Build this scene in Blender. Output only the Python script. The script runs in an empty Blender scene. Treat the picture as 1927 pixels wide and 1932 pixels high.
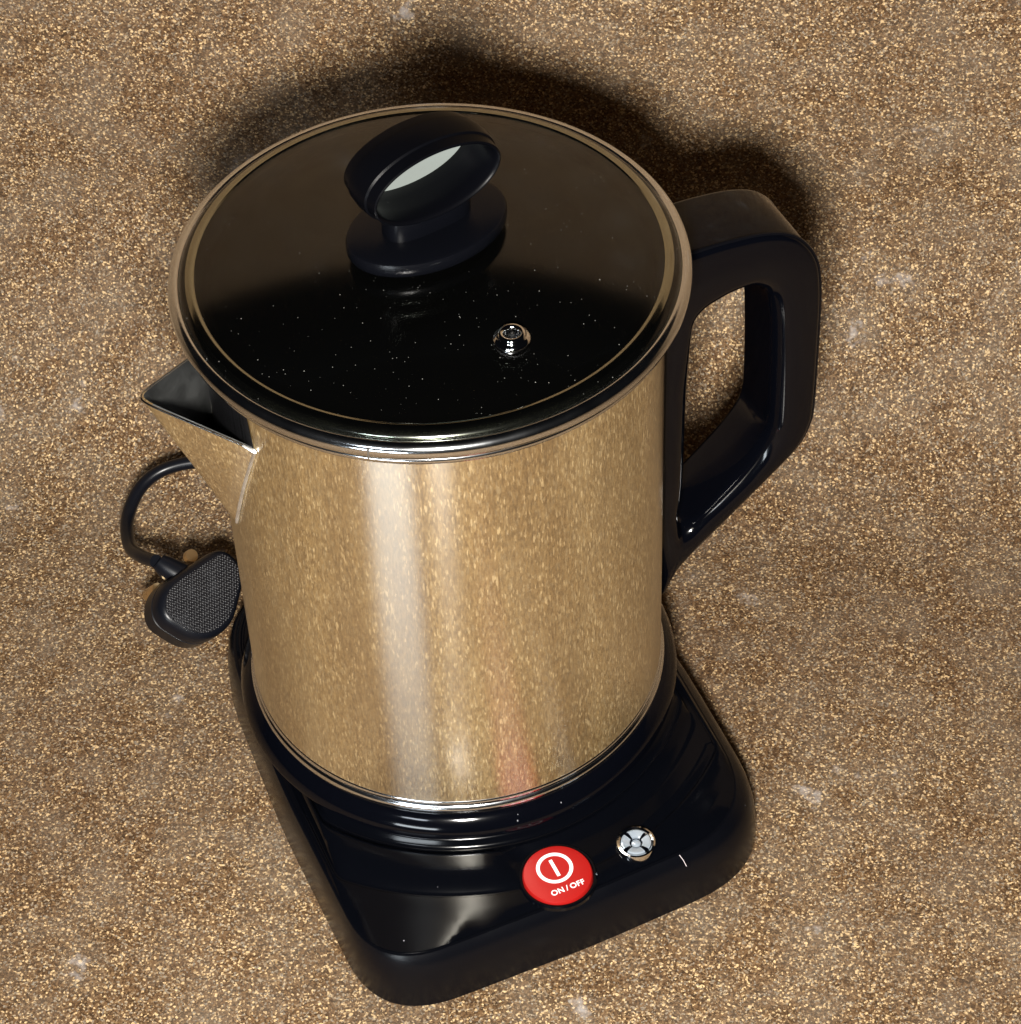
import bpy, bmesh, math, random
from mathutils import Vector, Matrix
random.seed(7)
C = bpy.context.scene.collection
SC = bpy.context.scene
MM = 0.001
PI = math.pi

# ------------------------------------------------------------------ camera
cam_d = bpy.data.cameras.new("camera"); cam = bpy.data.objects.new("camera", cam_d); C.objects.link(cam)
cam_d.sensor_fit = 'HORIZONTAL'; cam_d.sensor_width = 36.0; cam_d.lens = 36.0*4983/1927
cam_d.clip_start = 0.01; cam_d.clip_end = 50
_r = Vector((0.99886035, -0.03458869, -0.032888)); _u = Vector((0.04772837, 0.72387277, 0.68828062)); _f = Vector((0.0, 0.68906592, -0.72469867))
cam.matrix_world = Matrix(((_r.x, _u.x, -_f.x, 0.02192915), (_r.y, _u.y, -_f.y, -0.63710771), (_r.z, _u.z, -_f.z, 0.78519847), (0, 0, 0, 1)))
SC.camera = cam
SC.render.resolution_x = 1021; SC.render.resolution_y = 1024

# ------------------------------------------------------------------ world, lamps, exposure
w = bpy.data.worlds.new("World"); SC.world = w; w.use_nodes = True
w.node_tree.nodes["Background"].inputs[0].default_value = (0.55, 0.6, 0.75, 1)
w.node_tree.nodes["Background"].inputs[1].default_value = 0.005
SC.view_settings.view_transform = 'Standard'
SC.view_settings.look = 'None'
SC.view_settings.exposure = 0.0
SC.view_settings.gamma = 1.0

def area(name, az, el, dist, target, sx, sy, power, col, shape='RECTANGLE'):
    """az: degrees left(-)/right(+) of the -y direction, el: elevation"""
    L = bpy.data.lights.new(name, 'AREA'); L.shape = shape; L.size = sx
    if shape in ('RECTANGLE', 'ELLIPSE'): L.size_y = sy
    L.energy = power; L.color = col
    o = bpy.data.objects.new(name, L); C.objects.link(o)
    a, e = math.radians(az), math.radians(el); t = Vector(target)
    p = t + dist*Vector((math.sin(a)*math.cos(e), -math.cos(a)*math.cos(e), math.sin(e)))
    o.location = p; o.rotation_euler = (t-p).to_track_quat('-Z', 'Y').to_euler()
    return o
area("room_lamp", -0.5, 30.0, 0.90, (0, 0.05, 0.22), 0.12, 0.12, 26.5, (1.0, 0.955, 0.89), 'DISK')
area("jug_strip_lamp", -20.5, 5, 0.72, (0, 0, 0.12), 0.22, 0.065, 1.3, (0.86, 0.94, 1.0))  # no window here: added low lamp for the jug's vertical highlight strip
area("side_lamp", -29, 32, 1.1, (0.1, 0.02, 0.1), 0.18, 0.09, 1.5, (0.82, 0.90, 1.0))

# ------------------------------------------------------------------ materials
def nmat(name):
    m = bpy.data.materials.new(name); m.use_nodes = True
    nt = m.node_tree; b = nt.nodes["Principled BSDF"]
    return m, nt, b
def N(nt, t, **kw):
    n = nt.nodes.new(t)
    for k, v in kw.items(): setattr(n, k, v)
    return n
def ramp(nt, fac, stops, interp='LINEAR'):
    r = N(nt, 'ShaderNodeValToRGB'); r.color_ramp.interpolation = interp
    els = r.color_ramp.elements
    while len(els) < len(stops): els.new(0.5)
    for e, (p, c) in zip(els, stops):
        e.position = p; e.color = (c[0], c[1], c[2], 1) if len(c) == 3 else c
    nt.links.new(fac, r.inputs[0]); return r.outputs[0]
def mapping(nt, scale=(1, 1, 1), coord='Object'):
    tc = N(nt, 'ShaderNodeTexCoord'); mp = N(nt, 'ShaderNodeMapping'); mp.inputs['Scale'].default_value = scale
    nt.links.new(tc.outputs[coord], mp.inputs[0]); return mp.outputs[0]
def noise(nt, vec, scale, detail=3, rough=0.55):
    n = N(nt, 'ShaderNodeTexNoise'); n.inputs['Scale'].default_value = scale; n.inputs['Detail'].default_value = detail
    n.inputs['Roughness'].default_value = rough; nt.links.new(vec, n.inputs['Vector']); return n.outputs['Fac']
def voro(nt, vec, scale, rnd=1.0):
    n = N(nt, 'ShaderNodeTexVoronoi'); n.inputs['Scale'].default_value = scale; n.inputs['Randomness'].default_value = rnd
    nt.links.new(vec, n.inputs['Vector']); return n
def mixc(nt, fac, a, b, mode='MIX'):
    m = N(nt, 'ShaderNodeMix', data_type='RGBA', blend_type=mode)
    for s, v in ((m.inputs[0], fac), (m.inputs[6], a), (m.inputs[7], b)):
        if hasattr(v, 'links'): nt.links.new(v, s)
        elif isinstance(v, (int, float)): s.default_value = v
        else: s.default_value = (v[0], v[1], v[2], 1)
    return m.outputs[2]
def math_(nt, op, a, b=0.0, c=None):
    m = N(nt, 'ShaderNodeMath', operation=op)
    for s, v in zip(m.inputs, (a, b, c)):
        if v is None: continue
        if hasattr(v, 'links'): nt.links.new(v, s)
        else: s.default_value = v
    return m.outputs[0]
def specks(nt, vec, scale, dens, r0, r1):
    """random sparse dots: density 0..1, radius r0..r1 in cells"""
    v = voro(nt, vec, scale); sep = N(nt, 'ShaderNodeSeparateColor'); nt.links.new(v.outputs['Color'], sep.inputs[0])
    on = math_(nt, 'LESS_THAN', sep.outputs[0], dens)
    rad = math_(nt, 'MULTIPLY_ADD', sep.outputs[1], r1-r0, r0)
    ins = math_(nt, 'SUBTRACT', rad, v.outputs['Distance']); ins = math_(nt, 'MULTIPLY', ins, 12.0); ins.node.use_clamp = True
    return math_(nt, 'MULTIPLY', on, ins), sep.outputs[2]

def warp(nt, vec, scale, amt):
    n = N(nt, 'ShaderNodeTexNoise'); n.inputs['Scale'].default_value = scale; n.inputs['Detail'].default_value = 2; nt.links.new(vec, n.inputs['Vector'])
    sb = N(nt, 'ShaderNodeVectorMath', operation='SUBTRACT'); nt.links.new(n.outputs['Color'], sb.inputs[0]); sb.inputs[1].default_value = (0.5, 0.5, 0.5)
    sc = N(nt, 'ShaderNodeVectorMath', operation='SCALE'); nt.links.new(sb.outputs[0], sc.inputs[0]); sc.inputs['Scale'].default_value = amt
    ad = N(nt, 'ShaderNodeVectorMath', operation='ADD'); nt.links.new(vec, ad.inputs[0]); nt.links.new(sc.outputs[0], ad.inputs[1]); return ad.outputs[0]
def granular_colour(nt, vec, s=1.0, dark=(0.040, 0.022, 0.009), mid=(0.108, 0.062, 0.028), tan=(0.185, 0.120, 0.060), light=(0.47, 0.345, 0.19), grey=(0.18, 0.158, 0.128)):
    wv = warp(nt, vec, 900*s, 0.0011/s)
    v = voro(nt, wv, 1050*s); sep = N(nt, 'ShaderNodeSeparateColor'); nt.links.new(v.outputs['Color'], sep.inputs[0])
    base = ramp(nt, sep.outputs[0], [(0.0, dark), (0.26, (dark[0]*1.6, dark[1]*1.6, dark[2]*1.6)), (0.34, mid), (0.62, mid), (0.72, tan), (0.88, grey), (0.95, light)])
    n1 = noise(nt, vec, 700*s, 2, 0.7)
    base = mixc(nt, 1.0, base, ramp(nt, n1, [(0.35, (0.55, 0.5, 0.45)), (0.6, (1.25, 1.25, 1.25))]), 'MULTIPLY')
    n2 = noise(nt, vec, 30*s, 5, 0.65)
    base = mixc(nt, ramp(nt, n2, [(0.42, (0, 0, 0)), (0.70, (0.32, 0.32, 0.32))]), base, grey)
    f, t = specks(nt, wv, 480*s, 0.34, 0.14, 0.36)
    base = mixc(nt, math_(nt, 'MULTIPLY', f, 0.92), base, mixc(nt, t, (tan[0]*1.15, tan[1]*1.15, tan[2]*1.1), light))
    f, t = specks(nt, warp(nt, vec, 500*s, 0.0016/s), 330*s, 0.10, 0.15, 0.36)
    base = mixc(nt, math_(nt, 'MULTIPLY', f, 0.9), base, mixc(nt, t, light, (light[0]*1.15, light[1]*1.15, light[2]*1.2)))
    return base, sep.outputs[1]

def mat_cork():
    m, nt, b = nmat("cork_sheet"); vec = mapping(nt)
    nw = noise(nt, vec, 5.0, 3)
    base, n1 = granular_colour(nt, vec, 1.38)
    # pale scuffs
    n3 = noise(nt, vec, 21, 5, 0.7); sc = ramp(nt, n3, [(0.64, (0, 0, 0)), (0.72, (1, 1, 1))])
    base = mixc(nt, math_(nt, 'MULTIPLY', sc, 0.55), base, (0.46, 0.45, 0.46))
    base = mixc(nt, 1.0, base, ramp(nt, nw, [(0.3, (0.84, 0.78, 0.72)), (0.7, (1.12, 1.1, 1.06))]), 'MULTIPLY')
    nt.links.new(base, b.inputs['Base Color'])
    b.inputs['Roughness'].default_value = 0.8; b.inputs['Specular IOR Level'].default_value = 0.25
    bp = N(nt, 'ShaderNodeBump'); bp.inputs['Strength'].default_value = 0.75; bp.inputs['Distance'].default_value = 0.0008
    nt.links.new(n1, bp.inputs['Height']); nt.links.new(bp.outputs[0], b.inputs['Normal'])
    return m

def mat_brushed():
    """brushed steel of the jug wall, tan cork reflection painted into its colour"""
    m, nt, b = nmat("reflection_painted_steel"); out = nt.nodes["Material Output"]
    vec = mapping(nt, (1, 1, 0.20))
    base, n1 = granular_colour(nt, vec, 2.2, dark=(0.19, 0.122, 0.048), mid=(0.285, 0.19, 0.080), tan=(0.36, 0.25, 0.112), light=(0.62, 0.48, 0.26), grey=(0.31, 0.235, 0.13))  # tan granules and streaks below: the cork sheet's reflection, painted as base colour
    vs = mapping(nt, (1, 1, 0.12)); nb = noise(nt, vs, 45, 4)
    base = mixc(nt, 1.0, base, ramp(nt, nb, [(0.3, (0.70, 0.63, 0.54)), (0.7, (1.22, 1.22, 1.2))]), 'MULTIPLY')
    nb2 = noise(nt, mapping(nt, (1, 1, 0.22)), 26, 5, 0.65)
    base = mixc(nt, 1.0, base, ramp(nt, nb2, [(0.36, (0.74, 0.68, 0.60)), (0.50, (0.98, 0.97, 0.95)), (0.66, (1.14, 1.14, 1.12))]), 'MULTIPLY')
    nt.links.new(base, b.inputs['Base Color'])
    b.inputs['Metallic'].default_value = 0.35; b.inputs['Roughness'].default_value = 0.42
    g2 = N(nt, 'ShaderNodeBsdfAnisotropic'); g2.distribution = 'BECKMANN'
    g2.inputs['Color'].default_value = (0.90, 0.88, 0.80, 1); g2.inputs['Roughness'].default_value = 0.366
    g2.inputs['Anisotropy'].default_value = 0.627; g2.inputs['Rotation'].default_value = 0.0
    tg = N(nt, 'ShaderNodeTangent', direction_type='RADIAL', axis='Z'); nt.links.new(tg.outputs[0], g2.inputs['Tangent'])
    g3 = N(nt, 'ShaderNodeBsdfAnisotropic'); g3.distribution = 'GGX'
    g3.inputs['Color'].default_value = (0.8, 0.76, 0.7, 1); g3.inputs['Roughness'].default_value = 0.12
    m1 = N(nt, 'ShaderNodeMixShader'); m1.inputs[0].default_value = 0.57
    m2 = N(nt, 'ShaderNodeMixShader'); m2.inputs[0].default_value = 0.02
    nt.links.new(b.outputs[0], m1.inputs[1]); nt.links.new(g2.outputs[0], m1.inputs[2])
    nt.links.new(m1.outputs[0], m2.inputs[1]); nt.links.new(g3.outputs[0], m2.inputs[2])
    nt.links.new(m2.outputs[0], out.inputs[0])
    return m

def mat_metal(name, col, rough, dust=False):
    m, nt, b = nmat(name); vec = mapping(nt)
    b.inputs['Metallic'].default_value = 1.0
    n = noise(nt, vec, 90, 4)
    nt.links.new(mixc(nt, n, (col[0]*0.85, col[1]*0.85, col[2]*0.85), col), b.inputs['Base Color'])
    r = math_(nt, 'MULTIPLY_ADD', n, rough*0.8, rough*0.6); nt.links.new(r, b.inputs['Roughness'])
    return m

def mat_plastic(name, col, rough, dust=0.06, grain=0.0, coat=0.0, dscale=260, spec=0.2):
    m, nt, b = nmat(name); vec = mapping(nt)
    v, t = specks(nt, mapping(nt, (1, 1, 0.3)), dscale, dust, 0.03, 0.085)
    nt.links.new(mixc(nt, math_(nt, 'MULTIPLY', v, 0.7), col, (0.55, 0.56, 0.6)), b.inputs['Base Color'])
    n = noise(nt, vec, 60, 4)
    r = math_(nt, 'MULTIPLY_ADD', n, rough*0.5, rough*0.75); nt.links.new(r, b.inputs['Roughness'])
    b.inputs['Specular IOR Level'].default_value = spec; b.inputs['Coat Weight'].default_value = coat; b.inputs['Coat Roughness'].default_value = 0.05
    if grain:
        ng = noise(nt, vec, 2500, 2); bp = N(nt, 'ShaderNodeBump'); bp.inputs['Strength'].default_value = grain; bp.inputs['Distance'].default_value = 0.0002
        nt.links.new(ng, bp.inputs['Height']); nt.links.new(bp.outputs[0], b.inputs['Normal'])
    return m

def mat_glass():
    m, nt, b = nmat("dusty_lid_glass"); out = nt.nodes["Material Output"]; nt.nodes.remove(b)
    vec = mapping(nt, (1, 1, 0))
    tr = N(nt, 'ShaderNodeBsdfTransparent'); tr.inputs[0].default_value = (0.56, 0.59, 0.55, 1)
    gl = N(nt, 'ShaderNodeBsdfAnisotropic'); gl.inputs['Roughness'].default_value = 0.14; gl.inputs['Color'].default_value = (1, 1, 1, 1)
    fr = N(nt, 'ShaderNodeFresnel'); fr.inputs[0].default_value = 1.62
    mx = N(nt, 'ShaderNodeMixShader'); nt.links.new(fr.outputs[0], mx.inputs[0]); nt.links.new(tr.outputs[0], mx.inputs[1]); nt.links.new(gl.outputs[0], mx.inputs[2])
    df = N(nt, 'ShaderNodeBsdfDiffuse'); df.inputs[0].default_value = (0.5, 0.5, 0.46, 1)
    v1, t = specks(nt, vec, 560, 0.85, 0.03, 0.10); v2, t2 = specks(nt, vec, 170, 0.05, 0.02, 0.06)
    f = math_(nt, 'MAXIMUM', v1, v2); f = math_(nt, 'MULTIPLY', f, 0.8); f = math_(nt, 'ADD', f, 0.0012)
    m2 = N(nt, 'ShaderNodeMixShader'); nt.links.new(f, m2.inputs[0]); nt.links.new(mx.outputs[0], m2.inputs[1]); nt.links.new(df.outputs[0], m2.inputs[2])
    nt.links.new(m2.outputs[0], out.inputs[0]); return m

def mat_weave():
    """pebbled black rubber of the plug face"""
    m, nt, b = nmat("knurled_black_rubber"); vec = mapping(nt)
    v = voro(nt, vec, 1100, 0.0)
    h = ramp(nt, v.outputs['Distance'], [(0.0, (1, 1, 1)), (0.55, (0, 0, 0))])
    n = noise(nt, vec, 70, 5, 0.7)
    col = mixc(nt, ramp(nt, n, [(0.5, (0, 0, 0)), (0.75, (1, 1, 1))]), (0.003, 0.003, 0.0045), (0.018, 0.019, 0.022))
    nt.links.new(mixc(nt, math_(nt, 'MULTIPLY', h, 0.35), col, (0.016, 0.017, 0.021)), b.inputs['Base Color'])
    b.inputs['Roughness'].default_value = 0.45
    bp = N(nt, 'ShaderNodeBump'); bp.inputs['Strength'].default_value = 0.9; bp.inputs['Distance'].default_value = 0.0005
    nt.links.new(h, bp.inputs['Height']); nt.links.new(bp.outputs[0], b.inputs['Normal'])
    return m

M = dict(
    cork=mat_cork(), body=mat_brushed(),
    steel=mat_metal("polished_steel", (0.80, 0.82, 0.84), 0.13),
    inner=mat_metal("inner_steel", (0.22, 0.20, 0.17), 0.40),
    chrome=mat_metal("bright_chrome", (0.92, 0.93, 0.94), 0.05),
    brass=mat_metal("pin_brass", (0.85, 0.64, 0.36), 0.3),
    glass=mat_glass(),
    black=mat_plastic("glossy_black_plastic", (0.0010, 0.0012, 0.0022), 0.09, 0.08, spec=0.25),
    satin=mat_plastic("satin_black_plastic", (0.0016, 0.0018, 0.0028), 0.24, 0.05, 0.15),
    deck=mat_plastic("black_base_plastic", (0.0010, 0.0012, 0.0020), 0.13, 0.16, spec=0.15),
    rubber=mat_plastic("cable_rubber", (0.0035, 0.004, 0.006), 0.3, 0.03),
    weave=mat_weave(),
    matte=mat_plastic("matte_knob_plastic", (0.0012, 0.0013, 0.002), 0.34, 0.08, 0.1, spec=0.06),
    red=mat_plastic("red_button_plastic", (0.235, 0.005, 0.004), 0.42, 0.02),
    white=mat_plastic("white_print", (0.62, 0.55, 0.56), 0.5, 0.0),
    pale=mat_plastic("pale_loop_filler", (0.16, 0.18, 0.172), 0.35, 0.02),
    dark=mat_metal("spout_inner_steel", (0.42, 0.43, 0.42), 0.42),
)
def mat_strainer():
    m, nt, b = nmat("pierced_strainer_steel"); vec = mapping(nt)
    v = voro(nt, vec, 750, 0.15); col = ramp(nt, v.outputs['Distance'], [(0.25, (0.0, 0.0, 0.0)), (0.40, (0.10, 0.10, 0.11))])
    nt.links.new(col, b.inputs['Base Color']); b.inputs['Metallic'].default_value = 0.9; b.inputs['Roughness'].default_value = 0.3; return m
M['strainer'] = mat_strainer()
M['seat'] = mat_metal('olive_glass_edge', (0.42, 0.42, 0.34), 0.12)
M['edge'] = mat_metal('bare_steel_edge', (0.95, 0.95, 0.93), 0.42)
def mat_lens():
    m, nt, b = nmat("clear_lens_plastic"); b.inputs['Base Color'].default_value = (0.45, 0.52, 0.6, 1); b.inputs['Roughness'].default_value = 0.08
    b.inputs['Transmission Weight'].default_value = 0.25; b.inputs['IOR'].default_value = 1.6; b.inputs['Metallic'].default_value = 0.45; return m
M['lens'] = mat_lens()

# ------------------------------------------------------------------ mesh helpers
def link(name, bm, mat, parent=None, smooth=True, angle=35):
    bmesh.ops.recalc_face_normals(bm, faces=bm.faces)
    me = bpy.data.meshes.new(name); bm.to_mesh(me); bm.free()
    mats = mat if isinstance(mat, (list, tuple)) else [mat]
    for q in mats: me.materials.append(q)
    if smooth:
        for p in me.polygons: p.use_smooth = True
        me.set_sharp_from_angle(angle=math.radians(angle))
    o = bpy.data.objects.new(name, me); C.objects.link(o)
    if parent: o.parent = parent
    return o
def empty(name, loc, label, cat, rz=0):
    o = bpy.data.objects.new(name, None); C.objects.link(o); o.location = loc; o.rotation_euler = (0, 0, rz)
    o.empty_display_size = 0.02; o['label'] = label; o['category'] = cat; return o
def grid_faces(bm, rows, close_u=False, close_v=False):
    """rows: list of lists of BMVert"""
    n, m = len(rows), len(rows[0])
    for i in range(n if close_u else n-1):
        for j in range(m if close_v else m-1):
            a, b, c, d = rows[i][j], rows[(i+1) % n][j], rows[(i+1) % n][(j+1) % m], rows[i][(j+1) % m]
            vs = []
            for v in (a, b, c, d):
                if v not in vs: vs.append(v)
            if len(vs) > 2:
                try: bm.faces.new(vs)
                except ValueError: pass
def lathe(prof, seg=160, closed=False, cap0=False, cap1=False):
    bm = bmesh.new(); rows = []
    for r, z in prof:
        if r < 1e-6:
            v = bm.verts.new((0, 0, z*MM)); rows.append([v]*seg)
        else: rows.append([bm.verts.new((r*MM*math.cos(2*PI*k/seg), r*MM*math.sin(2*PI*k/seg), z*MM)) for k in range(seg)])
    grid_faces(bm, rows, close_u=closed, close_v=True)
    if cap0: bm.faces.new(rows[0])
    if cap1: bm.faces.new(rows[-1])
    return bm
def catmull(P, n, closed=False):
    P = [Vector(p) for p in P]; out = []; L = len(P)
    segs = L if closed else L-1
    for i in range(segs):
        g = (lambda k: P[k % L]) if closed else (lambda k: P[max(0, min(L-1, k))])
        p0, p1, p2, p3 = g(i-1), g(i), g(i+1), g(i+2)
        for k in range(n):
            t = k/n
            out.append(0.5*((2*p1)+(p2-p0)*t+(2*p0-5*p1+4*p2-p3)*t*t+(3*p1-p0-3*p2+p3)*t**3))
    if not closed: out.append(P[-1])
    return out
def tube(pts, r, seg=14, closed=False, cap=True):
    pts = [Vector(p) for p in pts]; bm = bmesh.new(); rows = []; n = len(pts); prev = None
    for i, p in enumerate(pts):
        a = pts[i-1] if (i or closed) else p; b = pts[(i+1) % n] if (i < n-1 or closed) else p
        t = (b-a).normalized()
        if prev is None: prev = t.orthogonal().normalized()
        u = (prev-t*prev.dot(t)).normalized(); prev = u; v = t.cross(u)
        rr = r[i] if isinstance(r, (list, tuple)) else r
        rows.append([bm.verts.new(p+rr*(u*math.cos(2*PI*k/seg)+v*math.sin(2*PI*k/seg))) for k in range(seg)])
    grid_faces(bm, rows, close_u=closed, close_v=True)
    if cap and not closed: bm.faces.new(rows[0]); bm.faces.new(rows[-1])
    return bm
def rounded_poly(P, n=8):
    """P: list of (x, y, radius) -> smooth closed outline"""
    out = []; L = len(P)
    for i in range(L):
        p = Vector(P[i][:2]); a = Vector(P[i-1][:2]); b = Vector(P[(i+1) % L][:2]); r = P[i][2]
        d1 = (a-p).normalized(); d2 = (b-p).normalized()
        ang = d1.angle(d2); d = min(r/math.tan(ang/2), 0.49*min((a-p).length, (b-p).length)); 
        s, e = p+d1*d, p+d2*d
        for k in range(n+1):
            t = k/n; out.append((1-t)**2*s+2*t*(1-t)*p+t*t*e)
    return out
def resample(P, n):
    P = [Vector(p) for p in P]; L = len(P); seg = [(P[(i+1) % L]-P[i]).length for i in range(L)]; tot = sum(seg); out = []
    i = 0; acc = 0
    for k in range(n):
        d = tot*k/n
        while acc+seg[i] < d-1e-12: acc += seg[i]; i += 1
        t = (d-acc)/seg[i] if seg[i] > 0 else 0
        out.append(P[i].lerp(P[(i+1) % L], t))
    return out
def prism_stack(levels, cap_bottom=True, cap_top=True, xf=None):
    """levels: list of (outline2d(mm), z(mm)), same count"""
    bm = bmesh.new(); rows = []
    for pts, z in levels:
        rows.append([bm.verts.new((xf @ Vector((p[0]*MM, p[1]*MM, z*MM))) if xf else (p[0]*MM, p[1]*MM, z*MM)) for p in pts])
    grid_faces(bm, rows, close_v=True)
    if cap_bottom: bm.faces.new(rows[0])
    if cap_top: bm.faces.new(rows[-1])
    return bm
def inset(P, d):
    """shrink an outline by d along its own normals (P counter-clockwise)"""
    out = []; L = len(P)
    for i in range(L):
        t = (P[(i+1) % L]-P[i-1]).normalized(); out.append(P[i]+Vector((-t.y, t.x))*d)
    return out

# ------------------------------------------------------------------ the setting: one cork sheet, flat in front, swept up behind
def backdrop():
    prof = [(-2.2, 0.0), (-1.0, 0.0), (-0.5, 0), (-0.2, 0), (0.0, 0), (0.085, 0.0)]
    R = 0.11; y0 = 0.086
    for k in range(1, 29):
        a = math.radians(87)*k/28; prof.append((y0+R*math.sin(a), R-R*math.cos(a)))
    ey, ez = prof[-1]; d = math.radians(87)
    for s in (0.1, 0.2, 0.37): prof.append((ey+s*math.cos(d), ez+s*math.sin(d)))
    bm = bmesh.new(); xs = [-2.0, -0.6, -0.3, 0, 0.3, 0.6, 2.0]; T = 0.003
    loop = []
    for i, (y, z) in enumerate(prof):
        a = prof[max(0, i-1)]; b = prof[min(len(prof)-1, i+1)]; L = math.hypot(b[0]-a[0], b[1]-a[1])
        loop.append(((y, z), (y+(b[1]-a[1])/L*T, z-(b[0]-a[0])/L*T)))
    ring = [p[0] for p in loop]+[p[1] for p in reversed(loop)]
    rows = [[bm.verts.new((x, y, z)) for x in xs] for y, z in ring]
    grid_faces(bm, rows, close_u=True)
    o = link("backdrop", bm, M['cork'], angle=50)
    o['kind'] = 'structure'; o.rotation_euler = (0, 0, math.radians(-6))
    return o
bd = backdrop()

# ------------------------------------------------------------------ heating base
YAW = math.radians(22.5)
base = empty("heating_base", (0, 0, 0), "glossy black power base with red ON / OFF button under the steel jug", "kettle base", YAW)
def base_outline(n=240):
    P = [(-81.0, -112.9, 31), (0, -114.6, 500), (79.0, -112.2, 44), (82.4, -30, 400), (81, 86, 40), (-74, 90, 60), (-81.2, -20, 400)]
    return resample(rounded_poly(P, 10), n)
def deck_outline(n=240):
    P = [(-78.6, -107.6, 27), (0, -108.8, 500), (71.5, -106.8, 42), (75.0, -30, 400), (74, 78, 36), (-71, 84, 54), (-79.0, -20, 400)]
    return resample(rounded_poly(P, 10), n)
OUT, DK = base_outline(), deck_outline()
def blend(t): return [a.lerp(b, t) for a, b in zip(OUT, DK)]
lv = [(inset(OUT, 1.8), 0.4), (inset(OUT, 1.3), 1.9), (blend(0.0), 2.1), (blend(0.03), 8), (blend(0.10), 14), (blend(0.22), 18), (blend(0.42), 21.4), (blend(0.66), 23.8), (blend(0.86), 25.2), (blend(0.97), 25.9)]
o = link("shell", prism_stack(lv, True, True), M['satin'], base, angle=30)
# deck: top moulding with concentric steps round the jug, fading out where the sides are close
def deck_mesh():
    prof = [(60, 34.8), (66, 34.8), (72, 34.8), (76, 34.8), (79, 34.8), (80.2, 34.6), (81.0, 33.8), (81.6, 32.2), (82.7, 31.3), (83.6, 31.2), (84.8, 31.8), (85.6, 33.0), (86.6, 33.4), (88, 33.2), (92, 32.3), (96.5, 30.6), (99.3, 29.0), (100.2, 28.3), (101.0, 28.3), (101.6, 28.9), (103, 28.9), (106, 28.5), (110, 28.2), (116, 28.0)]
    bm = bmesh.new(); rows = []; K = len(prof); d = 0.7
    for k, (r, z) in enumerate(prof):
        row = []
        for p in DK:
            R = p.length-1.0; lim = R-(K-1-k)*0.5
            rr = min(r, lim)-d*math.log(1+math.exp(-abs(r-lim)/d))
            az = math.degrees(math.atan2(p.y, p.x)); wst = min(1.0, max(0.0, (-98.0-az)/9.0)) if az < 0 else 0.0; wst = wst*wst*(3-2*wst)
            flat = 33.3+(28.9-33.3)*min(1.0, (r-82.7)/5.0) if r > 82.7 else z
            zk = z if r <= 82.7 else wst*z+(1-wst)*min(z, flat)
            q = p.normalized()*rr; zz = min(zk, 27.4+1.1*max(0.0, R-rr)); row.append(bm.verts.new((q.x*MM, q.y*MM, zz*MM)))
        rows.append(row)
    for f, z in ((0.0, 27.3), (-0.35, 27.0), (-0.55, 26.4), (-0.5, 25.0)):
        rows.append([bm.verts.new(((p+p.normalized()*f-p.normalized()*0.5).x*MM, (p+p.normalized()*f-p.normalized()*0.5).y*MM, z*MM)) for p in DK])
    grid_faces(bm, rows, close_v=True); bm.faces.new(rows[0])
    return bm
link("deck", deck_mesh(), M['deck'], base, angle=40)
def to_local(x, y):
    c, s = math.cos(YAW), math.sin(YAW); return (x*c+y*s, -x*s+y*c)
# button
bx, by = to_local(32.3, -94.5)
def placed(bm, x, y, z, tilt=0.0, rz=0.0):
    bmesh.ops.transform(bm, verts=bm.verts, matrix=Matrix.Translation((x*MM, y*MM, z*MM)) @ Matrix.Rotation(rz, 4, 'Z') @ Matrix.Rotation(tilt, 4, 'X')); return bm
ring = lathe([(12.4, -3), (13.9, -1), (13.9, 0.6), (13.4, 1.1), (12.7, 1.0), (12.5, 0.2)], 72)
link("button_bezel", placed(ring, bx, by, 28.6), M['black'], base)
but = link("power_button", placed(lathe([(0, 2.3), (7, 2.3), (10.6, 2.2), (11.9, 1.9), (12.35, 1.2), (12.4, -2)], 72), bx, by, 28.6), M['red'], base)
sym = bmesh.new()
def flat_ring(bm, cx, cy, r0, r1, z0, z1, seg=64):
    rows = [[bm.verts.new(((cx+r*math.cos(2*PI*k/seg))*MM, (cy+r*math.sin(2*PI*k/seg))*MM, z*MM)) for k in range(seg)] for r, z in ((r0, z0), (r0, z1), (r1, z1), (r1, z0))]
    grid_faces(bm, rows, close_v=True)
def flat_box(bm, x0, x1, y0, y1, z0, z1):
    v = [bm.verts.new((x*MM, y*MM, z*MM)) for z in (z0, z1) for x, y in ((x0, y0), (x1, y0), (x1, y1), (x0, y1))]
    for f in ((0, 3, 2, 1), (4, 5, 6, 7), (0, 1, 5, 4), (1, 2, 6, 5), (2, 3, 7, 6), (3, 0, 4, 7)): bm.faces.new([v[i] for i in f])
flat_ring(sym, bx, by+2.4, 5.2, 6.5, 30.85, 30.98)
flat_box(sym, bx-0.62, bx+0.62, by-1.3, by+6.1, 30.85, 30.98)
link("power_symbol", sym, M['white'], but, smooth=False)
cu = bpy.data.curves.new("button_lettering", 'FONT'); cu.body = "ON / OFF"; cu.size = 0.0030; cu.align_x = 'CENTER'; cu.align_y = 'CENTER'; cu.extrude = 0.00006; cu.offset = 0.00006
cu.space_character = 1.05; cu.space_word = 0.7
to = bpy.data.objects.new("button_lettering", cu); C.objects.link(to)
bpy.context.view_layer.update()
dg = bpy.context.evaluated_depsgraph_get(); me = bpy.data.meshes.new_from_object(to.evaluated_get(dg))
bpy.data.objects.remove(to)
me.materials.clear(); me.materials.append(M['white'])
tx = bpy.data.objects.new("button_lettering", me); C.objects.link(tx); tx.parent = but
tx.location = ((bx+0.6)*MM, (by-7.2)*MM, 30.92*MM)
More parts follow.
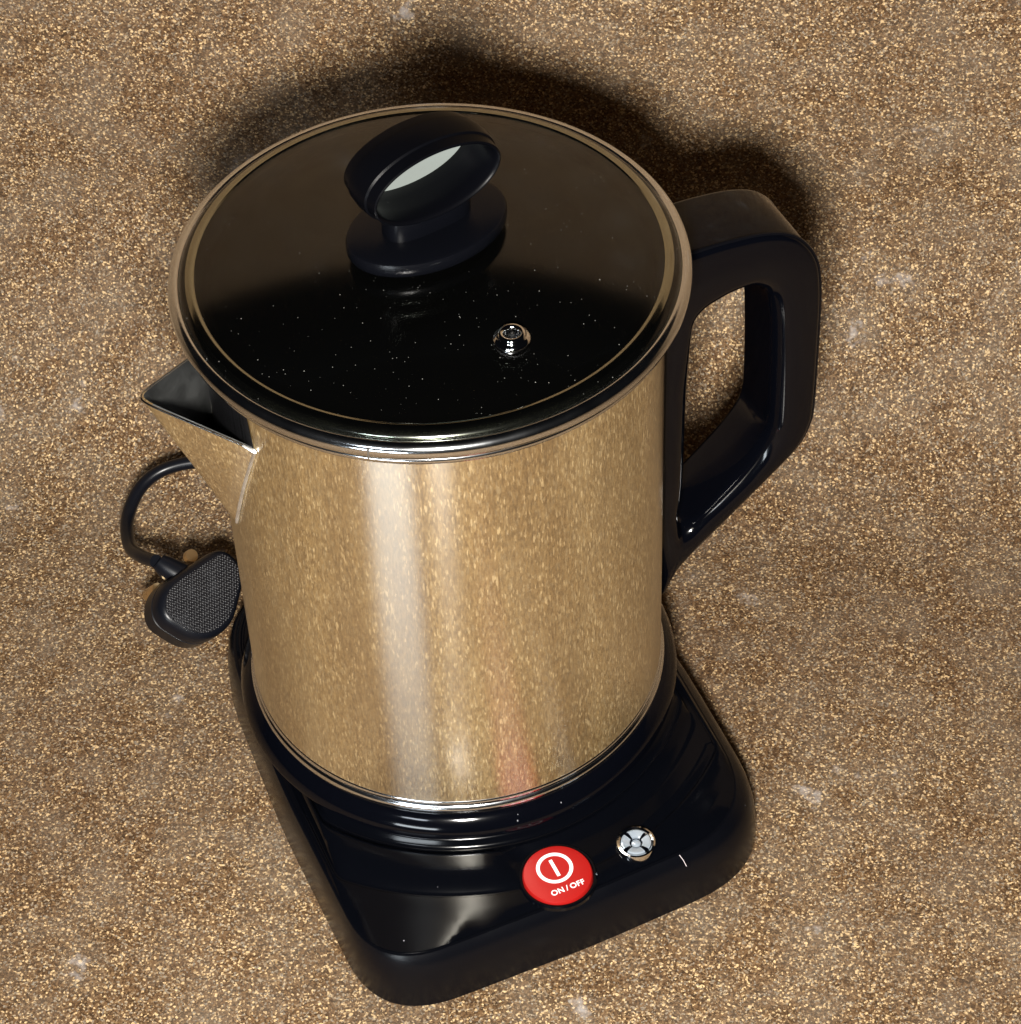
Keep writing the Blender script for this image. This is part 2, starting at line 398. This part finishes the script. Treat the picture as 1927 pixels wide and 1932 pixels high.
# a white lint fibre lying on the front slope
link("lint", tube([(36.9*MM, -108.4*MM, 26.4*MM), (37.6*MM, -110.1*MM, 25.0*MM), (38.1*MM, -111.6*MM, 23.0*MM)], 0.0001, 6), M['white'], base)
# indicator lamp
lx, ly = to_local(60.5, -82.6)
lamp = link("indicator_lamp", placed(lathe([(5.6, 2.0), (6.2, 2.4), (6.8, 2.2), (7.0, 1.4), (7.0, -2)], 64), lx, ly, 28.6), M['chrome'], base)
cup = lathe([(0, -0.2), (2.0, 0.0), (5.7, 1.4), (5.9, 1.9)], 64)
link("lamp_cup", placed(cup, lx, ly, 28.8), M['black'], lamp)
for k in range(4):
    bm = bmesh.new(); a0 = PI/2*k+0.35+0.16; a1 = a0+PI/2-0.32; rows = []
    for r, z in ((2.3, 0.4), (2.3, 1.3), (3.4, 1.7), (4.8, 1.95), (5.3, 1.7), (5.3, 0.8)):
        rows.append([bm.verts.new((r*math.cos(a0+(a1-a0)*j/10)*MM, r*math.sin(a0+(a1-a0)*j/10)*MM, z*MM)) for j in range(11)])
    grid_faces(bm, rows); link("lens_segment", placed(bm, lx, ly, 29.1), M['lens'], lamp)
link("lens_centre", placed(lathe([(0, 1.5), (0.9, 1.4), (1.6, 0.9), (1.7, 0.3)], 32), lx, ly, 29.1), M['lens'], lamp)

# ------------------------------------------------------------------ jug
H = 229.0
jug = empty("jug_kettle", (0, 0, 0), "tall cylindrical steel jug with painted-in tan backdrop reflection, triangular spout and black loop handle", "kettle")
bm = lathe([(75, 46), (75, 60), (75, 120), (75, 180), (75, 220.5)], 200)
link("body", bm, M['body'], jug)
link("inner_wall", lathe([(0, 49), (60, 49), (70, 50.5), (74.0, 55), (74.3, 120), (74.3, 221.5)], 160), M['inner'], jug, angle=60)
link("bottom_ring", lathe([(74.8, 49.0), (75.3, 48.6), (75.6, 47.2), (75.35, 46.6), (76.1, 46.0), (76.4, 44.4), (76.1, 43.0), (74.0, 42.6), (73.6, 45)], 200, closed=True), M['steel'], jug, angle=60)
link("bottom_skirt", lathe([(74.2, 42.8), (75.8, 42.4), (77.6, 41.2), (79.6, 38.6), (81.0, 36.0), (81.0, 35.2), (60, 35.1), (0, 35.1)], 200), M['black'], jug, angle=30)
link("rim", lathe([(74.6, 219.6), (75.6, 220.2), (77.5, 221.6), (80.2, 222.2), (81.6, 223.4), (81.6, 224.8), (80.2, 225.8), (77.5, 226.0), (74.4, 225.0), (74.2, 221)], 200, closed=True), M['steel'], jug, angle=60)

# spout
AZ = math.radians(200)
def cyl(az, z, r=75.2): return Vector((r*math.cos(az)*MM, r*math.sin(az)*MM, z*MM))
SW = math.radians(20.8)
tip = Vector((math.cos(AZ)*101*MM, math.sin(AZ)*101*MM, 211.5*MM)); APZ = 146.0; BW = math.radians(3.0)
def spout():
    nseg = 28; lip = []; low = []
    c1, c2 = cyl(AZ+SW, 200), cyl(AZ-SW, 200)
    for side, c in ((1, c1), (-1, c2)):
        pts = []
        for k in range(nseg+1):
            t = k/nseg; p = c.lerp(tip, t)
            pts.append(p)
        lo = [cyl(AZ+side*(SW+(BW-SW)*min(1, k/nseg/0.9) if k < 0.9*nseg else BW*(1-k/nseg)/0.1), 200+(APZ-200)*min(1, k/nseg/0.9)) for k in range(nseg+1)]
        if side == 1: lip += pts; low += lo
        else: lip += list(reversed(pts))[1:]; low += list(reversed(lo))[1:]
    for _ in range(16):      # round the tip of the lip
        lip = [lip[0]]+[(lip[i-1]+2*lip[i]+lip[i+1])/4 for i in range(1, len(lip)-1)]+[lip[-1]]
    bm = bmesh.new(); rows = []
    out = Vector((math.cos(AZ), math.sin(AZ), 0))
    for i in range(len(lip)):
        row = []
        for j in range(9):
            s = j/8; p = lip[i].lerp(low[i], s); row.append(bm.verts.new(p))
        rows.append(row)
    grid_faces(bm, rows)
    bmesh.ops.remove_doubles(bm, verts=bm.verts, dist=1e-6)
    bmesh.ops.recalc_face_normals(bm, faces=bm.faces)
    f0 = bm.faces[0]
    for f in bm.faces[:]: f.material_index = 0
    if sum(f.normal.dot(Vector((math.cos(AZ), math.sin(AZ), -0.3))) for f in bm.faces) < 0: bmesh.ops.reverse_faces(bm, faces=bm.faces)
    r = bmesh.ops.solidify(bm, geom=bm.faces[:], thickness=0.0009)
    me_in = [g for g in r['geom'] if isinstance(g, bmesh.types.BMFace)]
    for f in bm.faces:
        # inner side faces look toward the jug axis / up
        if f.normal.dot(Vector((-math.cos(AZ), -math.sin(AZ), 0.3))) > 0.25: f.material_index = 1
    me = bpy.data.meshes.new("spout"); bm.to_mesh(me); bm.free()
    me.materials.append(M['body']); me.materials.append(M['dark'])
    for p in me.polygons: p.use_smooth = True
    me.set_sharp_from_angle(angle=math.radians(30))
    o = bpy.data.objects.new("spout", me); C.objects.link(o); o.parent = jug
    e = [cyl(AZ+SW+(BW-SW)*k/20, 200+(APZ-200)*k/20, 75.8) for k in range(0, 20)]
    link("spout_edge", tube([lip[3], lip[1].lerp(e[0], 0.6), e[0]]+e[1:], [0.0005, 0.0008]+[0.0006]*len(e[1:])+[0.0004], 8), M['edge'], o)
    link("spout_edge", tube([cyl(AZ-SW-(BW-SW)*k/20, 200+(APZ-200)*k/20, 75.6) for k in range(0, 20)], 0.00065, 8), M['edge'], o)
    link("lip_edge", tube(lip, 0.0004, 8), M['steel'], o)
    return o
spout()
bm = bmesh.new(); rows = []
for k in range(25):
    a = AZ-SW*0.97+2*SW*0.97*k/24; q = abs(k/12-1)
    zb = 199-48*(1-q); rows.append([bm.verts.new(cyl(a-0.035*math.copysign(1, a-AZ)*(q**3)*j/8, zb+(221.5-zb)*j/8, 75.35)) for j in range(9)])
grid_faces(bm, rows); bmesh.ops.solidify(bm, geom=bm.faces[:], thickness=0.0003); link("strainer", bm, M['strainer'], jug)

# handle
HA = math.radians(21.5)
hd = Vector((math.cos(HA), math.sin(HA), 0)); hn = Vector((math.sin(HA), -math.cos(HA), 0))
def hp(r, z, off): return hd*(r*MM)+Vector((0, 0, z*MM))+hn*(off*MM)
pairs = [((77, 50), (86, 80.5)), ((84, 62), (89, 80)), ((107, 82.5), (98, 86.5)), ((125, 98.5), (110, 97.5)), ((131.8, 105.5), (117, 106)), ((135.6, 114.0), (120.6, 113.5)), ((136.8, 124), (121.5, 124)), ((136.8, 158), (121.0, 152)),
         ((136.2, 180), (119.6, 172)), ((133.6, 194), (116.4, 182.5)), ((126.0, 205.5), (110, 187.5)), ((115, 211), (103, 187.5)), ((100, 213), (97, 185.5)), ((86, 213), (92.5, 183.0)),
         ((77, 212), (89.6, 179)), ((76, 200), (88.6, 172)), ((76, 160), (88.0, 150)), ((76, 120), (87.0, 115)), ((75.6, 90), (86, 95)), ((75.6, 62), (85, 86))]
O = catmull([Vector((a[0], a[1])) for a, b in pairs], 8, True); I = catmull([Vector((b[0], b[1])) for a, b in pairs], 8, True)
bm = bmesh.new(); rows = []
HW = 14.3
def section(o, i):
    """rounded section between outer point o and inner point i: sharp-ish outside edges, soft inside edges"""
    L = (o-i).length; d = (o-i)/L; pts = []
    ro = min(2.2, L*0.2); ri = min(8.5, L*0.58); rf = min(3.0, L*0.3)
    def arc(cx, cy, rx, ry, a0, a1, n):
        for k in range(n+1):
            a = a0+(a1-a0)*k/n; pts.append((cx+rx*math.cos(a), cy+ry*math.sin(a)))
    arc(L-ro, HW-ro, ro, ro, 0, PI/2, 3)         # outer, camera side
    arc(ri, HW-ri*0.9, ri, ri*0.9, PI/2, PI, 8)
    arc(rf, -HW+rf, rf, rf, PI, 1.5*PI, 6)
    arc(L-ro, -HW+ro, ro, ro, 1.5*PI, 2*PI, 3)
    return [(i+d*u, v) for u, v in pts]
for o_, i_ in zip(O, I):
    rows.append([bm.verts.new(hp(p.x, p.y, v)) for p, v in section(o_, i_)])
grid_faces(bm, rows, close_u=True, close_v=True)
handle = link("handle", bm, M['black'], jug, angle=50)
# seam bead along the outer camera-side edge, and the mounting plate along the jug wall
seam = [hp(p.x, p.y, HW-1.7) for k, p in enumerate(O) if 8 <= k <= 14*8]
link("handle_seam", tube([s+(hd*0.0) for s in seam], 0.0022*0.32, 6), M['satin'], handle)
bm = bmesh.new(); rows = []
zs = [45, 50, 60, 80, 120, 160, 200, 214, 218]
for z in zs:
    wdt = 8+9*min(1, max(0, (z-45)/35))**0.7; rows.append([])
    for k in range(13):
        v = -wdt+2*wdt*k/12; a = HA-math.asin(v/76.0); r = 75.2+(3.4 if 0 < k < 12 else 0.0)
        rows[-1].append(bm.verts.new((r*math.cos(a)*MM, r*math.sin(a)*MM, z*MM)))
grid_faces(bm, rows); bmesh.ops.solidify(bm, geom=bm.faces[:], thickness=0.0008); link("handle_mount", bm, M['satin'], handle)

# ------------------------------------------------------------------ glass lid
lid = empty("glass_lid", (0, 0, 0), "round glass lid with steel band, black loop knob and steam vent on the jug", "lid")
link("steel_band", lathe([(79.3, 226.3), (82.4, 226.2), (83.4, 227.2), (83.75, 228.8), (83.4, 230.4), (82.4, 231.6), (81.0, 232.0), (80.0, 231.6), (79.5, 230.8)], 220, closed=True), M['steel'], lid, angle=70)
def dome(r): return H+4.6+9.4*(1-(r/75.0)**2)
top = [(0, dome(0))]+[(r, dome(r)) for r in (10, 20, 30, 40, 50, 60, 68, 72)]+[(74.2, dome(74)-0.1), (75.6, dome(74)-0.2), (77.0, H+4.6), (78.6, H+4.2), (79.8, H+3.0), (80, H+1.2)]
bot = [(78.5, H-0.5), (76.5, H+0.6), (75, H+1.2), (73, H+1.5)]+[(r, dome(r)-3.2) for r in (72, 68, 60, 50, 40, 30, 20, 10, 0)]
link("glass_disc", lathe(top+bot, 200), M['glass'], lid, angle=60)
link("glass_seat", lathe([(79.9, 231.6), (79.0, 232.6), (77.6, 233.5), (76.2, 234.0), (75.0, 234.1), (74.6, 233.8), (75, 230), (79.5, 230)], 200, closed=True), M['seat'], lid, angle=60)
# small lap joint of the band at the front
a = math.radians(-90-13.5)
bm = bmesh.new(); flat_box(bm, 83.45, 83.95, -0.25, 0.25, 227.0, 231.0)
bmesh.ops.transform(bm, verts=bm.verts, matrix=Matrix.Rotation(a, 4, 'Z')); link("band_joint", bm, M['dark'], lid, smooth=False)
# vent grommet
vx, vy = 24.8, -45.0
vz = dome(math.hypot(vx, vy))
bm = lathe([(5.9, -0.5), (6.0, 0.4), (5.6, 1.2), (4.9, 1.6), (4.5, 1.9), (4.4, 2.6), (3.9, 3.1), (3.2, 3.2), (2.6, 2.9), (2.35, 2.2), (2.3, -3)], 64)
vent = link("steam_vent", placed(bm, vx, vy, vz), M['chrome'], lid, angle=50)
link("vent_hole", placed(lathe([(0, 0.2), (2.35, 0.2), (2.35, -0.6), (0, -0.6)], 32), vx, vy, vz), M['rubber'], vent)
# knob
KA = math.radians(31); kd = Vector((math.cos(KA), math.sin(KA), 0)); kn = Vector((math.sin(KA), -math.cos(KA), 0))
def oval(a, b, n=72, pw=2.0): return [Vector((a*math.copysign(abs(math.cos(2*PI*k/n))**(2/pw), math.cos(2*PI*k/n)), b*math.copysign(abs(math.sin(2*PI*k/n))**(2/pw), math.sin(2*PI*k/n)))) for k in range(n)]
KM = Matrix.Rotation(KA, 4, 'Z')
ztop = 20.8
fl = prism_stack([(oval(20, 12), H+12.0), (oval(24.5, 16.3), H+14.6), (oval(26.9, 18.7), H+15.8), (oval(27.4, 19.2), H+16.6), (oval(27.4, 19.2), H+19.2), (oval(26.9, 18.7), H+20.4), (oval(25.9, 17.7), H+ztop), (oval(15, 9), H+ztop+0.1)], xf=KM)
knob = link("knob", fl, M['satin'], lid, angle=40)
nk = prism_stack([(oval(15, 6.6, pw=3), H+ztop), (oval(15, 6.6, pw=3), H+ztop+3.4), (oval(14.4, 6.2, pw=3), H+ztop+6.5)], xf=KM)
link("knob_neck", nk, M['satin'], knob, angle=40)
# loop: oval band; KC height of centre
KC = H+41.2
bm = bmesh.new(); rows = []
sect = [(-9.0, 0.0), (-9.4, 0.9), (-9.0, 1.0), (-5.2, 1.4), (-4.7, 2.0), (0, 2.4), (4.7, 2.0), (5.2, 1.4), (9.0, 1.0), (9.3, 0.5), (9.0, 0.0), (8.0, -0.5), (3.0, -0.9), (0, -0.7), (-3.0, -0.9), (-8.0, -0.5)]
n = 96
for k in range(n):
    t = 2*PI*k/n; ct, st = math.cos(t), math.sin(t)
    px, pz = 21.8*ct, 11.6*st
    nx, nz = ct/21.8, st/11.6; L = math.hypot(nx, nz); nx /= L; nz /= L
    rows.append([bm.verts.new(kd*((px+nx*h)*MM)+kn*(v*MM)+Vector((0, 0, (KC+pz+nz*h)*MM))) for v, h in sect])
grid_faces(bm, rows, close_u=True, close_v=True)
loop = link("knob_loop", bm, M['matte'], knob, angle=38)
bm = bmesh.new(); rows = []
for rr, v in ((0.0, -8.2), (0.985, -8.2), (0.985, -8.8), (0.0, -8.8)):
    rows.append([bm.verts.new(kd*(21.4*rr*math.cos(2*PI*k/64)*MM)+kn*(v*MM)+Vector((0, 0, (KC+11.4*rr*math.sin(2*PI*k/64))*MM))) for k in range(64)])
grid_faces(bm, rows, close_v=True); bmesh.ops.remove_doubles(bm, verts=bm.verts, dist=1e-7)
link("added_loop_panel", bm, M['pale'], knob, angle=30)  # made-up panel, added to give the pale patch seen through the loop
link("knob_washer", prism_stack([(oval(9, 9), dome(0)-7.5), (oval(12, 12), dome(0)-6.5), (oval(12, 12), dome(0)-3.3)]), M['rubber'], knob)

# ------------------------------------------------------------------ power cord and plug
cord = catmull([(-0.1165, 0.0603, 0.0335), (-0.1235, 0.0690, 0.0275), (-0.1300, 0.0820, 0.0200), (-0.1325, 0.099, 0.017), (-0.1285, 0.112, 0.020), (-0.120, 0.1195, 0.023), (-0.1065, 0.122, 0.025), (-0.090, 0.121, 0.024), (-0.068, 0.116, 0.018), (-0.050, 0.104, 0.012), (-0.040, 0.090, 0.010), (-0.036, 0.080, 0.011)], 10)
plug = empty("power_lead", (-0.103, 0.047, 0.0), "black power lead looping beside the spout to a three-pin plug with knurled face", "power lead")
oc = link("cord", tube([Vector(p)-Vector((-0.103, 0.047, 0.0)) for p in cord], 0.0027, 16), M['rubber'], plug)
Nn = Vector((0.50, -0.40, 0.76)).normalized(); U = Vector((-0.30, -0.95, 0)); U = (U-Nn*U.dot(Nn)).normalized(); V = Nn.cross(U)   # V toward the right
if V.x < 0: V = -V
Cc = Vector((0.0065, -0.001, 0.0315))
def pf(u, v, h): return Cc+(U*u+V*v+Nn*h)*MM
outl = resample(rounded_poly([(-20.5, -3, 8), (-18, 11, 11), (6, 17, 18), (20, 9, 15), (21, -11, 13), (9, -16.5, 30)], 8), 90)
if sum(outl[i].x*outl[(i+1) % 90].y-outl[(i+1) % 90].x*outl[i].y for i in range(90)) < 0: outl.reverse()
def plug_stack(levels):
    bm = bmesh.new(); rows = [[bm.verts.new(pf(p.x, p.y, h)) for p in P] for P, h in levels]
    grid_faces(bm, rows, close_v=True); bm.faces.new(rows[0]); bm.faces.new(rows[-1]); return bm
link("casing", plug_stack([(inset(outl, 1.2), -17), (inset(outl, 0.2), -16), (inset(outl, 0.0), -8.2), (inset(outl, 0.5), -8.0), (inset(outl, 0.5), -7.4), (inset(outl, 0), -7.2), (inset(outl, 0.3), -3.0), (inset(outl, 1.1), -1.2), (inset(outl, 2.2), -0.35), (inset(outl, 3.0), -0.2)]), M['rubber'], plug, angle=40)
link("face_pad", plug_stack([(inset(outl, 2.6), -0.6), (inset(outl, 2.7), 0.0), (inset(outl, 3.6), 0.15), (inset(outl, 5), 0.2)]), M['weave'], plug, angle=50)
link("cord_grip", tube([pf(-4, -9, -12), pf(-4, -15.5, -12.5), pf(-4.4, -19, -13)], [0.0055, 0.0045, 0.0034], 16), M['rubber'], plug)
for (u, v) in ((4, -13.0), (-16, -8)):
    link("pin", tube([pf(u, v, -16), pf(u, v, -26 if u > 0 else -19), pf(u, v, -28 if u > 0 else -20)], [0.0026, 0.0026, 0.0018], 12), M['brass'], plug)
